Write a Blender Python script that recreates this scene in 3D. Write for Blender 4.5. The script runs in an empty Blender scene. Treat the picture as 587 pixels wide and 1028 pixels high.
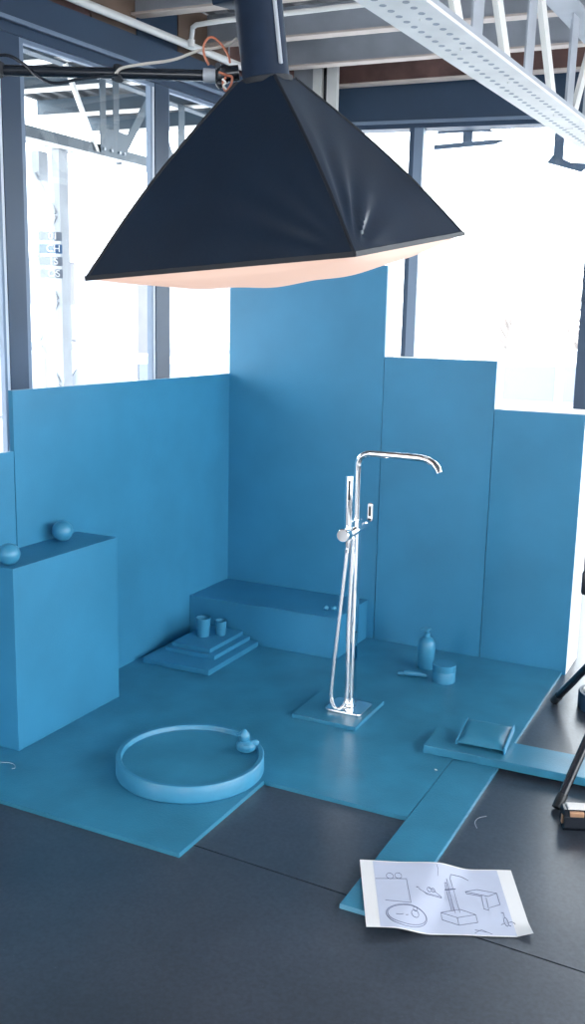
import bpy, bmesh, math, random
from mathutils import Vector as V, Matrix as M
random.seed(7)
PI = math.pi
S = bpy.context.scene
COL = S.collection

# ------------------------------------------------------------------ camera, sky, exposure
cam_d = bpy.data.cameras.new('camera')
cam = bpy.data.objects.new('camera', cam_d); COL.objects.link(cam)
_r = V((0.89497614, 0.44559505, 0.02151203)); _u = V((-0.10488446, 0.16330098, 0.98098524)); _f = V((-0.43360923, 0.88021466, -0.19288648))
cam.matrix_world = M(((_r.x, _u.x, -_f.x, 2.52735), (_r.y, _u.y, -_f.y, -4.37246), (_r.z, _u.z, -_f.z, 1.55), (0, 0, 0, 1)))
cam_d.sensor_fit = 'VERTICAL'; cam_d.sensor_height = 24.0; cam_d.lens = 24.0 * 988.8 / 1028.0
cam_d.clip_start = 0.05; cam_d.clip_end = 300
S.camera = cam

world = bpy.data.worlds.new('overcast_sky'); S.world = world; world.use_nodes = True
wn = world.node_tree.nodes; wl = world.node_tree.links
bg = wn['Background']
bg.inputs['Color'].default_value = (0.92, 0.965, 1.0, 1); bg.inputs['Strength'].default_value = 4.0

S.view_settings.view_transform = 'Standard'; S.view_settings.look = 'None'
S.view_settings.gamma = 1.0; S.view_settings.use_curve_mapping = False
S.view_settings.exposure = 1.28
S.cycles.max_bounces = 10; S.cycles.diffuse_bounces = 6; S.cycles.transparent_max_bounces = 16
S.cycles.caustics_reflective = False; S.cycles.caustics_refractive = False


# ------------------------------------------------------------------ materials
MATS = {}
def mat(name, col, rough=0.6, metal=0.0, var=0.0, scale=8.0, bump=0.0, bscale=60.0, emit=None, spec=0.5, detail=4):
    m = bpy.data.materials.new(name); m.use_nodes = True
    nt = m.node_tree; b = nt.nodes['Principled BSDF']
    b.inputs['Base Color'].default_value = (*col, 1); b.inputs['Roughness'].default_value = rough
    b.inputs['Metallic'].default_value = metal; b.inputs['Specular IOR Level'].default_value = spec
    tc = nt.nodes.new('ShaderNodeTexCoord')
    if var > 0:
        n = nt.nodes.new('ShaderNodeTexNoise'); n.inputs['Scale'].default_value = scale; n.inputs['Detail'].default_value = detail
        nt.links.new(tc.outputs['Object'], n.inputs['Vector'])
        r = nt.nodes.new('ShaderNodeValToRGB')
        r.color_ramp.elements[0].position = 0.3; r.color_ramp.elements[1].position = 0.7
        r.color_ramp.elements[0].color = (*[c * (1 - var) for c in col], 1)
        r.color_ramp.elements[1].color = (*[min(1, c * (1 + var)) for c in col], 1)
        nt.links.new(n.outputs['Fac'], r.inputs['Fac']); nt.links.new(r.outputs['Color'], b.inputs['Base Color'])
    if bump > 0:
        n2 = nt.nodes.new('ShaderNodeTexNoise'); n2.inputs['Scale'].default_value = bscale; n2.inputs['Detail'].default_value = 3
        nt.links.new(tc.outputs['Object'], n2.inputs['Vector'])
        bp = nt.nodes.new('ShaderNodeBump'); bp.inputs['Strength'].default_value = bump; bp.inputs['Distance'].default_value = 0.01
        nt.links.new(n2.outputs['Fac'], bp.inputs['Height']); nt.links.new(bp.outputs['Normal'], b.inputs['Normal'])
    if emit:
        b.inputs['Emission Color'].default_value = (*emit[0], 1); b.inputs['Emission Strength'].default_value = emit[1]
    MATS[name] = m
    return m

BLUE = mat('blue_paint', (0.036, 0.225, 0.395), 0.42, var=0.10, scale=3.0, bump=0.08, bscale=220)
BLUE_FLOOR = mat('blue_paint_floor', (0.038, 0.215, 0.345), 0.32, var=0.16, scale=5.0, bump=0.10, bscale=160)
BLUE_OBJ = mat('blue_paint_object', (0.045, 0.245, 0.410), 0.36, var=0.08, scale=12.0)
BLUE_EDGE = mat('blue_edge', (0.13, 0.36, 0.52), 0.5)
BOARD_EDGE = mat('white_board_core', (0.86, 0.88, 0.88), 0.55, var=0.03, scale=6)
CHROME = mat('chrome', (0.92, 0.93, 0.95), 0.06, 1.0)
HOSE = mat('chrome_hose', (0.85, 0.87, 0.90), 0.22, 1.0)
DARKSLOT = mat('dark_slot', (0.02, 0.025, 0.03), 0.4)
NAVY = mat('navy_steel', (0.024, 0.052, 0.098), 0.45, var=0.12, scale=2.0)
FRAME = mat('grey_blue_frame', (0.17, 0.23, 0.32), 0.45)
FRAME_LEAK = mat('light_leak_strip', (0.72, 0.76, 0.82), 0.5)  # thin line of light leaking beside the mullions, painted as a pale strip
FABRIC = mat('black_fabric', (0.0075, 0.018, 0.038), 0.42, spec=0.5, var=0.15, scale=5, bump=0.04, bscale=90)
FABRIC_TRIM = mat('black_trim', (0.010, 0.013, 0.020), 0.6)
BLACKM = mat('black_metal', (0.014, 0.018, 0.026), 0.22)
HEADM = mat('dark_blue_head', (0.010, 0.022, 0.048), 0.6, var=0.2, scale=14, spec=0.2)
DIFF = mat('diffuser_cloth', (0.45, 0.38, 0.34), 0.8, emit=((1.0, 0.66, 0.52), 0.33))
STEEL_W = mat('white_steel', (0.86, 0.85, 0.82), 0.5, var=0.08, scale=5)
STEEL_G = mat('grey_steel', (0.40, 0.43, 0.48), 0.5, var=0.12, scale=5)
RUST = mat('red_brown_steel', (0.16, 0.085, 0.075), 0.6, var=0.35, scale=6)
FLANGE = mat('pale_pink_flange', (0.64, 0.55, 0.50), 0.55, var=0.1, scale=6)
DECK = mat('dark_deck', (0.17, 0.17, 0.18), 0.6, var=0.25, scale=3)
INFILL = mat('brown_board', (0.17, 0.115, 0.085), 0.6, var=0.3, scale=3)
PIPE = mat('white_pipe', (0.78, 0.78, 0.76), 0.4)
ORANGE = mat('orange_cord', (0.55, 0.18, 0.10), 0.5)
PALECORD = mat('pale_cord', (0.55, 0.52, 0.48), 0.5)
PAPER = mat('paper_white', (0.86, 0.86, 0.87), 0.7)
PRINT = mat('paper_print', (0.56, 0.61, 0.76), 0.7, var=0.04, scale=10)
INK = mat('ink', (0.17, 0.20, 0.32), 0.7)
COPPER = mat('copper_band', (0.62, 0.36, 0.22), 0.35, 0.6)
WHITE_P = mat('white_plastic', (0.80, 0.78, 0.76), 0.35)
WALLP = mat('interior_plaster', (0.55, 0.56, 0.58), 0.7, var=0.05, scale=2)
STREET = mat('pale_asphalt', (0.58, 0.58, 0.59), 0.8, var=0.1, scale=1.0)
FACADE = mat('pale_facade_brick', (0.125, 0.125, 0.14), 0.8, var=0.08, scale=1.5)
CARW = mat('car_white', (0.55, 0.56, 0.60), 0.25)
CARG = mat('car_silver', (0.20, 0.23, 0.28), 0.25)
CARGLASS = mat('car_glass', (0.22, 0.25, 0.30), 0.35)
TYRE = mat('tyre', (0.03, 0.03, 0.03), 0.8)
TWIG = mat('twig', (0.30, 0.26, 0.24), 0.8)
SIGN_B = mat('sign_blue', (0.03, 0.10, 0.22), 0.5)
SIGN_G = mat('sign_grey', (0.16, 0.18, 0.22), 0.5)
LED = mat('blue_led', (0.1, 0.2, 0.9), 0.4, emit=((0.15, 0.3, 1.0), 3.0))

def concrete():
    m = bpy.data.materials.new('dark_concrete'); m.use_nodes = True
    nt = m.node_tree; b = nt.nodes['Principled BSDF']; L = nt.links.new
    tc = nt.nodes.new('ShaderNodeTexCoord')
    n1 = nt.nodes.new('ShaderNodeTexNoise'); n1.inputs['Scale'].default_value = 1.6; n1.inputs['Detail'].default_value = 8; n1.inputs['Roughness'].default_value = 0.65
    n2 = nt.nodes.new('ShaderNodeTexNoise'); n2.inputs['Scale'].default_value = 90; n2.inputs['Detail'].default_value = 4
    n3 = nt.nodes.new('ShaderNodeTexVoronoi'); n3.inputs['Scale'].default_value = 26
    for n in (n1, n2, n3): L(tc.outputs['Object'], n.inputs['Vector'])
    r1 = nt.nodes.new('ShaderNodeValToRGB')
    r1.color_ramp.elements[0].position = 0.3; r1.color_ramp.elements[0].color = (0.023, 0.032, 0.046, 1)
    r1.color_ramp.elements[1].position = 0.72; r1.color_ramp.elements[1].color = (0.058, 0.070, 0.094, 1)
    L(n1.outputs['Fac'], r1.inputs['Fac'])
    mx = nt.nodes.new('ShaderNodeMix'); mx.data_type = 'RGBA'; mx.blend_type = 'OVERLAY'; mx.inputs['Factor'].default_value = 0.6
    L(r1.outputs['Color'], mx.inputs[6]); L(n2.outputs['Fac'], mx.inputs[7])
    # rare pale specks of grit
    r3 = nt.nodes.new('ShaderNodeValToRGB')
    r3.color_ramp.elements[0].position = 0.03; r3.color_ramp.elements[0].color = (1, 1, 1, 1)
    r3.color_ramp.elements[1].position = 0.045; r3.color_ramp.elements[1].color = (0, 0, 0, 1)
    L(n3.outputs['Distance'], r3.inputs['Fac'])
    mx2 = nt.nodes.new('ShaderNodeMix'); mx2.data_type = 'RGBA'
    ml = nt.nodes.new('ShaderNodeMath'); ml.operation = 'MULTIPLY'; ml.inputs[1].default_value = 0.25
    L(r3.outputs['Color'], ml.inputs[0]); L(ml.outputs[0], mx2.inputs['Factor'])
    L(mx.outputs[2], mx2.inputs[6]); mx2.inputs[7].default_value = (0.3, 0.31, 0.33, 1)
    L(mx2.outputs[2], b.inputs['Base Color'])
    b.inputs['Specular IOR Level'].default_value = 0.85
    rr = nt.nodes.new('ShaderNodeMapRange'); rr.inputs['To Min'].default_value = 0.27; rr.inputs['To Max'].default_value = 0.36
    L(n1.outputs['Fac'], rr.inputs['Value']); L(rr.outputs[0], b.inputs['Roughness'])
    bp = nt.nodes.new('ShaderNodeBump'); bp.inputs['Strength'].default_value = 0.03; bp.inputs['Distance'].default_value = 0.003
    L(n2.outputs['Fac'], bp.inputs['Height']); L(bp.outputs['Normal'], b.inputs['Normal'])
    return m
CONCRETE = concrete()

def glass():
    m = bpy.data.materials.new('window_glass'); m.use_nodes = True
    nt = m.node_tree; nt.nodes.remove(nt.nodes['Principled BSDF'])
    t = nt.nodes.new('ShaderNodeBsdfTransparent'); t.inputs['Color'].default_value = (0.95, 0.97, 0.98, 1)
    g = nt.nodes.new('ShaderNodeBsdfGlossy'); g.inputs['Roughness'].default_value = 0.02; g.inputs['Color'].default_value = (0.9, 0.95, 1, 1)
    lw_ = nt.nodes.new('ShaderNodeLayerWeight'); lw_.inputs['Blend'].default_value = 0.5
    pw = nt.nodes.new('ShaderNodeMath'); pw.operation = 'POWER'; pw.inputs[1].default_value = 5.0
    ma = nt.nodes.new('ShaderNodeMath'); ma.operation = 'MULTIPLY_ADD'; ma.inputs[1].default_value = 0.9; ma.inputs[2].default_value = 0.045
    nt.links.new(lw_.outputs['Facing'], pw.inputs[0]); nt.links.new(pw.outputs[0], ma.inputs[0])
    mx = nt.nodes.new('ShaderNodeMixShader')
    nt.links.new(ma.outputs[0], mx.inputs[0]); nt.links.new(t.outputs[0], mx.inputs[1]); nt.links.new(g.outputs[0], mx.inputs[2])
    nt.links.new(mx.outputs[0], nt.nodes['Material Output'].inputs[0])
    return m
GLASS = glass()
COLUMN_PALE = mat('canopy_column_paint', (0.33, 0.35, 0.38), 0.6, var=0.1, scale=6)
CANOPY_DECK = mat('canopy_deck', (0.06, 0.065, 0.07), 0.7, var=0.2, scale=3)
CANOPY_STEEL = mat('canopy_steel', (0.030, 0.058, 0.085), 0.5, var=0.1, scale=4)

# ------------------------------------------------------------------ mesh helpers
class MB:
    def __init__(s): s.bm = bmesh.new()
    def box(s, lo, hi, bev=0.0, mtx=None, seg=2):
        b = bmesh.new(); bmesh.ops.create_cube(b, size=1.0)
        c = [(lo[i] + hi[i]) / 2 for i in range(3)]; d = [hi[i] - lo[i] for i in range(3)]
        for v in b.verts: v.co = V((c[0] + v.co.x * d[0], c[1] + v.co.y * d[1], c[2] + v.co.z * d[2]))
        if bev > 0: bmesh.ops.bevel(b, geom=b.edges[:], offset=bev, segments=seg, affect='EDGES', profile=0.5)
        return s._join(b, mtx)
    def obox(s, a, bdir, u, v, lo, hi):  # box in the frame a + bdir*x + u*y + v*z
        mt = M(((bdir[0], u[0], v[0], a[0]), (bdir[1], u[1], v[1], a[1]), (bdir[2], u[2], v[2], a[2]), (0, 0, 0, 1)))
        return s.box(lo, hi, 0, mt)
    def _join(s, b, mtx=None):
        if mtx is not None: b.transform(mtx)
        me = bpy.data.meshes.new('tmp'); b.to_mesh(me); b.free(); s.bm.from_mesh(me); bpy.data.meshes.remove(me)
        return s
    def tube(s, pts, r, n=12, cap=True):
        pts = [V(p) for p in pts]; b = bmesh.new(); rings = []
        up = None
        for i, p in enumerate(pts):
            if i == 0: t = pts[1] - p
            elif i == len(pts) - 1: t = p - pts[i - 1]
            else: t = (pts[i + 1] - p).normalized() + (p - pts[i - 1]).normalized()
            t.normalize()
            if up is None:
                up = V((0, 0, 1)) if abs(t.z) < 0.9 else V((1, 0, 0))
            x = up.cross(t); 
            if x.length < 1e-5: x = V((0, 1, 0)).cross(t)
            x.normalize(); y = t.cross(x); up = y
            rr = r[i] if isinstance(r, (list, tuple)) else r
            rings.append([b.verts.new(p + rr * (math.cos(2 * PI * k / n) * x + math.sin(2 * PI * k / n) * y)) for k in range(n)])
        for i in range(len(rings) - 1):
            for k in range(n):
                b.faces.new((rings[i][k], rings[i][(k + 1) % n], rings[i + 1][(k + 1) % n], rings[i + 1][k]))
        if cap:
            b.faces.new(rings[0][::-1]); b.faces.new(rings[-1])
        return s._join(b)
    def lathe(s, prof, n=32, c=(0, 0, 0), mtx=None):
        b = bmesh.new(); rings = []
        for (r, z) in prof:
            if r < 1e-6: rings.append([b.verts.new((c[0], c[1], c[2] + z))])
            else: rings.append([b.verts.new((c[0] + r * math.cos(2 * PI * k / n), c[1] + r * math.sin(2 * PI * k / n), c[2] + z)) for k in range(n)])
        for a, d in zip(rings, rings[1:]):
            for k in range(n):
                k2 = (k + 1) % n
                if len(a) == 1 and len(d) == 1: continue
                if len(a) == 1: b.faces.new((a[0], d[k2], d[k]))
                elif len(d) == 1: b.faces.new((a[k], a[k2], d[0]))
                else: b.faces.new((a[k], a[k2], d[k2], d[k]))
        bmesh.ops.recalc_face_normals(b, faces=b.faces[:])
        return s._join(b, mtx)
    def sphere(s, c, r, n=24, sc=(1, 1, 1), mtx=None):
        b = bmesh.new(); bmesh.ops.create_uvsphere(b, u_segments=n, v_segments=n // 2, radius=1.0)
        for v in b.verts: v.co = V((c[0] + v.co.x * r * sc[0], c[1] + v.co.y * r * sc[1], c[2] + v.co.z * r * sc[2]))
        return s._join(b, mtx)
    def prism(s, poly, z0, z1, mtx=None, bev=0):
        b = bmesh.new()
        lo = [b.verts.new((p[0], p[1], z0)) for p in poly]; hi = [b.verts.new((p[0], p[1], z1)) for p in poly]
        n = len(poly)
        b.faces.new(lo[::-1]); b.faces.new(hi)
        for k in range(n): b.faces.new((lo[k], lo[(k + 1) % n], hi[(k + 1) % n], hi[k]))
        bmesh.ops.recalc_face_normals(b, faces=b.faces[:])
        if bev: bmesh.ops.bevel(b, geom=b.edges[:], offset=bev, segments=2, affect='EDGES', profile=0.5)
        return s._join(b, mtx)
    def grid(s, fn, nu, nv):
        vs = [[s.bm.verts.new(fn(i / nu, j / nv)) for j in range(nv + 1)] for i in range(nu + 1)]
        for i in range(nu):
            for j in range(nv):
                s.bm.faces.new((vs[i][j], vs[i + 1][j], vs[i + 1][j + 1], vs[i][j + 1]))
        return s
    def build(s, name, m, parent=None, smooth=False, ang=40, loc=None):
        me = bpy.data.meshes.new(name); s.bm.to_mesh(me); s.bm.free()
        me.materials.append(m)
        o = bpy.data.objects.new(name, me); COL.objects.link(o)
        if parent: o.parent = parent
        if loc: o.location = loc
        if smooth:
            for p in me.polygons: p.use_smooth = True
            try: me.set_sharp_from_angle(angle=math.radians(ang))
            except Exception: pass
        return o
def tag(o, label=None, cat=None, group=None, kind=None):
    if label: o['label'] = label
    if cat: o['category'] = cat
    if group: o['group'] = group
    if kind: o['kind'] = kind
    return o
def thing(name, label, cat, loc=(0, 0, 0), rot=None, group=None):
    o = bpy.data.objects.new(name, None); COL.objects.link(o); o.location = loc; o.empty_display_size = 0.05
    if rot is not None: o.rotation_euler = rot
    return tag(o, label, cat, group)
def struct(name, label=None):
    o = bpy.data.objects.new(name, None); COL.objects.link(o); o['kind'] = 'structure'; o.empty_display_size = 0.05
    if label: o['label'] = label
    return o
def rel(o, pts): return [V(p) - V(o.location) for p in pts]
Z3 = V((0, 0, 1))

# ------------------------------------------------------------------ building directions
C0 = V((-0.567, 2.226, 0.0))                    # room corner behind the set
DL = V((0.07035, 0.99752, 0.0)); NL = V((0.99752, -0.07035, 0.0))     # left window wall: along / into the room
DR = V((0.98764, 0.15671, 0.0)); NR = V((0.15671, -0.98764, 0.0))     # far window wall: along / into the room
DP = V((0.99783, 0.06577, 0.0)); NP = V((-0.06577, 0.99783, 0.0))     # purlins
DT = V((0.05132, 0.99868, 0.0)); NT = V((0.99868, -0.05132, 0.0))     # roof truss
FZ = -0.015                                      # concrete level; blue boards top out at z = 0
HZ = 3.27                                        # underside of the roof deck

# ------------------------------------------------------------------ floor (slabs parted by a saw-cut joint)
floor = struct('floor', 'dark smooth concrete studio floor with a fine saw-cut joint')
MB().box((-1.0, -9, FZ - 0.30), (6.2, 3.6, FZ - 0.02)).build('floor_bed', DARKSLOT, floor)
j0 = V((1.45, -2.15, 0)); 
JA, JB = V((1.4807, -2.0712, 0)), V((2.1490, -2.0990, 0))
def slab(poly): MB().prism(poly, FZ - 0.02, FZ).build('slab', CONCRETE, floor)
def jy(x): return JA.y + (JB.y - JA.y) * (x - JA.x) / (JB.x - JA.x)
slab([(-0.75, 3.4), (-0.75, jy(-0.75) + 0.003), (6.2, jy(6.2) + 0.003), (6.2, 3.4)])
slab([(-1.0, jy(-1.0) - 0.003), (-1.0, -9), (6.2, -9), (6.2, jy(6.2) - 0.003)])

# ------------------------------------------------------------------ left window wall
wl_ = struct('wall_left', 'dark navy steel window wall')
def lw(mb, s0, s1, d0, d1, z0, z1): return mb.obox(C0, DL, NL, Z3, (s0, d0, z0), (s1, d1, z1))
lw(MB(), -9.0, 0.12, -0.14, 0.05, 2.83, 2.97).build('header_beam', NAVY, wl_)
lw(MB(), -9.0, 0.12, 0.05, 0.062, 2.823, 2.84).build('header_ledge', FRAME, wl_)
lw(MB(), -9.0, 0.12, -0.06, 0.01, 2.785, 2.83).build('window_head', NAVY, wl_)
lw(MB(), -9.0, 0.12, -0.035, -0.005, 2.765, 2.785).build('window_head_strip', FRAME, wl_)
lw(MB(), -9.0, 0.12, -0.14, 0.02, FZ, 0.25).build('window_sill', NAVY, wl_)
for s in (-8.2, -7.15, -6.1, -5.05, -4.0, -2.95, -1.85, -0.75):
    if s == -2.95:
        lw(MB(), -2.965, -2.85, -0.035, 0.0, 0.25, 2.80).build('mullion', NAVY, wl_)
        lw(MB(), -2.85, -2.82, -0.035, -0.006, 0.25, 2.785).build('mullion_strip', FRAME, wl_)
        lw(MB(), -2.982, -2.966, -0.035, -0.004, 0.25, 2.785).build('mullion_strip', FRAME_LEAK, wl_)
        lw(MB(), -2.999, -2.983, -0.035, -0.004, 0.25, 2.785).build('mullion_strip', FRAME, wl_)
    else:
        lw(MB(), s - 0.005, s + 0.115, -0.035, 0.0, 0.25, 2.80).build('mullion', NAVY, wl_)
        lw(MB(), s - 0.042, s - 0.026, -0.035, -0.004, 0.25, 2.785).build('mullion_strip', FRAME, wl_)
        lw(MB(), s - 0.025, s - 0.006, -0.035, -0.006, 0.25, 2.785).build('mullion_strip', FRAME_LEAK, wl_)
        lw(MB(), s + 0.116, s + 0.128, -0.035, -0.006, 0.25, 2.785).build('mullion_strip', FRAME, wl_)
sl = [-8.08, -7.18, -7.03, -6.13, -5.98, -5.08, -4.93, -4.03, -3.88, -2.99, -2.83, -1.885, -1.725, -0.785, -0.63, 0.02]
lw(MB(), -9.0, -4.0, -0.13, -0.06, 0.25, 2.83).build('wall_section', WALLP, wl_)  # solid wall added over the unseen bays to cut spill light
for i in range(6, len(sl), 2):
    lw(MB(), sl[i], sl[i + 1], -0.030, -0.024, 0.25, 2.785).build('pane', GLASS, wl_)
# brown boards between header and roof deck
s = -8.9
k = 0
while s < 0.0:
    w = 0.36 if k % 3 else 0.5
    lw(MB(), s, min(s + w - 0.012, 0.1), -0.10, -0.05, 2.97, HZ).build('infill_board', (RUST if k % 2 else INFILL) if k % 5 != 2 else NAVY, wl_)
    s += w; k += 1

# ------------------------------------------------------------------ far window wall (right of the corner)
wr_ = struct('wall_back', 'dark navy header and frames of the far window wall')
def rw(mb, s0, s1, d0, d1, z0, z1): return mb.obox(C0, DR, NR, Z3, (s0, d0, z0), (s1, d1, z1))
rw(MB(), -0.1, 6.8, -0.14, 0.04, 2.875, HZ).build('header_beam', NAVY, wr_)
rw(MB(), -0.1, 6.8, 0.04, 0.055, 2.862, 2.882).build('header_ledge', FRAME, wr_)
rw(MB(), -0.1, 6.8, -0.12, 0.02, 2.835, 2.875).build('window_head', NAVY, wr_)
rw(MB(), -0.1, 6.8, -0.14, 0.02, FZ, 0.16).build('window_sill', NAVY, wr_)
for s in (0.655, 1.86, 3.1, 4.3, 5.5):
    w = 0.075 if s == 0.655 else 0.14
    rw(MB(), s - 0.02, s + 0.012, -0.08, 0.02, 0.16, 2.84).build('mullion', NAVY, wr_)
    rw(MB(), s + 0.012, s + w, -0.08, 0.02, 0.16, 2.84).build('mullion_strip', FRAME if s == 0.655 else NAVY, wr_)
sr = [0.05, 0.635, 0.73, 1.84, 2.0, 3.08, 3.24, 4.28, 4.44, 5.48, 5.64, 6.7]
for i in range(0, len(sr), 2):
    rw(MB(), sr[i], sr[i + 1], -0.06, -0.054, 0.16, 2.84).build('pane', GLASS, wr_)

# ------------------------------------------------------------------ unseen walls behind and right of the camera, openings sized to steer daylight
wb_ = struct('wall_front', 'plain wall with windows behind the viewpoint')
for (x0, x1, z0, z1) in ((-1.2, 6.2, FZ, 0.9), (-1.2, 6.2, 3.0, HZ + 0.05), (-1.2, 2.9, 0.9, 3.0), (5.8, 6.2, 0.9, 3.0)):
    MB().box((x0, -9.15, z0), (x1, -9.0, z1)).build('wall_section', WALLP, wb_)
wd_ = struct('wall_right', 'plain wall with windows out of the picture on the right')
for (y0, y1, z0, z1) in ((-9.15, 3.5, FZ, 0.5), (-9.15, 3.5, 3.0, HZ + 0.05), (-9.15, -6.0, 0.5, 3.0), (-3.0, -2.7, 0.5, 3.0), (1.2, 3.5, 0.5, 3.0)):
    MB().box((6.2, y0, z0), (6.35, y1, z1)).build('wall_section', WALLP, wd_)

# ------------------------------------------------------------------ roof: corrugated deck on steel purlins
ceil_ = struct('ceiling', 'grey corrugated metal roof deck')
def deck(mb, u0, u1, v0, v1, z, pitch=0.16, amp=0.035):
    prof = []; u = u0; 
    while u < u1:
        prof += [(u, z), (u + pitch * 0.32, z), (u + pitch * 0.5, z + amp), (u + pitch * 0.82, z + amp)]
        u += pitch
    b = mb.bm; ra = [b.verts.new(DP * p[0] + NP * v0 + Z3 * p[1]) for p in prof]; rb = [b.verts.new(DP * p[0] + NP * v1 + Z3 * p[1]) for p in prof]
    rc = [b.verts.new(v.co + Z3 * 0.15) for v in (ra[0], ra[-1], rb[-1], rb[0])]
    for i in range(len(prof) - 1): b.faces.new((ra[i], ra[i + 1], rb[i + 1], rb[i]))
    b.faces.new(rc)
    b.faces.new([rc[0]] + ra + [rc[1]]); b.faces.new([rc[3]] + rb + [rc[2]])
    b.faces.new((ra[0], rb[0], rc[3], rc[0])); b.faces.new((ra[-1], rb[-1], rc[2], rc[1]))
    bmesh.ops.recalc_face_normals(b, faces=b.faces[:])
    return mb
deck(MB(), -0.95, 6.6, -9.3, 3.0, HZ).build('roof_deck', DECK, ceil_)
def purlin_set(parent, u0, u1, vs, webmat):
    for i, v in enumerate(vs):
        wm = RUST if (i == 0 and webmat is None) else (webmat or STEEL_G)
        o = DP * 0 + NP * v
        MB().obox(o, DP, NP, Z3, (u0, -0.006, 3.112), (u1, 0.006, HZ)).build('purlin_web', wm, parent)
        MB().obox(o, DP, NP, Z3, (u0, -0.04, 3.10), (u1, 0.04, 3.112)).build('purlin_flange', FLANGE, parent)
purlin_set(ceil_, -0.75, 6.2, [2.17, 1.60, 0.98, 0.33, -0.32, -0.97, -1.62, -2.9, -4.2, -5.5, -6.8, -8.1], None)

# ------------------------------------------------------------------ steel column in the corner
col_ = tag(struct('trim_1', 'grey and white steel column in the far corner behind the lamp'), None)
def cw(mb, x0, x1, y0, y1, z0=FZ, z1=HZ): return mb.box((x0, y0, z0), (x1, y1, z1))
cw(MB(), -0.76, -0.492, 1.93, 1.95).build('column_shaded_side', STEEL_G, col_)  # column side in shade, the shade put into its grey
cw(MB(), -0.492, -0.43, 1.92, 1.96).build('column_flange', STEEL_W, col_)
cw(MB(), -0.43, -0.39, 1.96, 1.98).build('column_shaded_recess', DARKSLOT, col_)  # shade of the recess between the flanges, put into a dark colour
cw(MB(), -0.39, -0.318, 1.92, 1.96).build('column_flange', STEEL_W, col_)

# ------------------------------------------------------------------ roof truss with perforated bottom chord
def truss(name, label, org, dirv, side, y0, y1, members, mats, z0=2.55, z1=3.08, width=0.205, group=None):
    t = thing(name, label, 'roof truss', org, group=group)
    o = V((0, 0, 0))
    def tb(mb, a, b): return mb.obox(o, side, dirv, Z3, a, b)
    # bottom chord: a wide flat plate carrying two upstanding lips, punched with two rows of holes
    tb(MB(), (0, y0, 0.0), (width, y1, 0.012)).build('chord_plate', mats[0], t)
    m = MB(); tb(m, (0.065, y0, 0.012), (0.075, y1, 0.07)); tb(m, (width - 0.012, y0, 0.012), (width, y1, 0.03)); m.build('chord_lip', mats[1], t)
    m = MB()
    n = int((y1 - y0) / 0.066)
    for i in range(n):
        for q in (0.062, width - 0.062):
            c = side * q + dirv * (y0 + 0.05 + i * 0.066)
            m.lathe([(0.0, 0.001), (0.0125, 0.001), (0.0125, -0.0015), (0.009, -0.0015), (0.009, -0.0005), (0, -0.0005)], 8, c)
    h = m.build('chord_rivets', STEEL_G if mats[0] is STEEL_W else mats[1], t); h['kind'] = 'stuff'
    H = z1 - z0
    tb(MB(), (0.03, y0, H - 0.012), (width - 0.03, y1, H)).build('top_chord', mats[1], t)
    for (ya, yb, w, k) in members:
        a = side * (0.11) + dirv * ya + Z3 * 0.012; b = side * (0.11) + dirv * yb + Z3 * (H - 0.01)
        d = (b - a); Ln = d.length; d.normalize(); n_ = side; u = d.cross(n_).normalized()
        mb = MB(); mb.obox(a, d, n_, u, (0, 0.0, -w / 2), (Ln, 0.008, w / 2)); mb.obox(a, d, n_, u, (0, -0.035, w / 2 - 0.008), (Ln, 0.0, w / 2))
        mb.build('web_member', mats[k], t)
    return t
mem = []
for y in (-2.35, -1.85, -1.35, -0.90, -0.42, 0.27, 1.00, 1.38, 1.85, 2.25):
    mem.append((y + 0.2, y + 0.22, 0.115, 1))
for (ya, yb) in ((-1.9, -2.3), (-1.4, -1.8), (-0.95, -1.3), (-0.55, -0.95), (0.03, -0.36), (0.76, 0.36), (1.08, 1.42), (1.80, 1.42), (1.9, 2.2)):
    mem.append((ya + 0.2, yb + 0.2, 0.065, 0))
truss('roof_truss', 'white perforated steel roof truss crossing the top right corner indoors', (1.222, -0.2, 2.55), DT, NT, -2.6, 2.48, mem, (STEEL_W, STEEL_G))

# white sprinkler pipe and conduit under the roof
pp = thing('sprinkler_pipe', 'straight white pipe slung under the roof deck at top left', 'pipe', (-0.62, 0.6, 3.02))
MB().tube(rel(pp, [(-0.81, -2.6, 3.03), (-0.692, -0.289, 3.02), (-0.581, 1.088, 3.02), (-0.52, 1.85, 3.02)]), 0.021, 14).build('pipe_run', PIPE, pp, True)
for y in (-0.32, 0.98):
    x = -0.692 + (y + 0.289) * 0.0806
    MB().tube(rel(pp, [(x, y, 3.03), (x, y, 3.101)]), 0.005, 8).build('hanger_rod', STEEL_G, pp, True)
cd = thing('conduit', 'thin white conduit with an elbow beside the black lamp head', 'pipe', (-0.45, 0.40, 3.03))
MB().tube(rel(cd, [(-0.549, 0.504, 3.02), (-0.535, 0.49, 3.045), (-0.50, 0.44, 3.06), (-0.452, 0.40, 3.06), (-0.30, 0.39, 3.06), (0.6, 0.42, 3.06)]), 0.013, 10).build('conduit_run', PIPE, cd, True)
MB().tube(rel(cd, [(-0.549, 0.504, 3.02), (-0.549, 0.504, 2.985)]), 0.019, 10).build('coupling', STEEL_W, cd, True)

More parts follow.
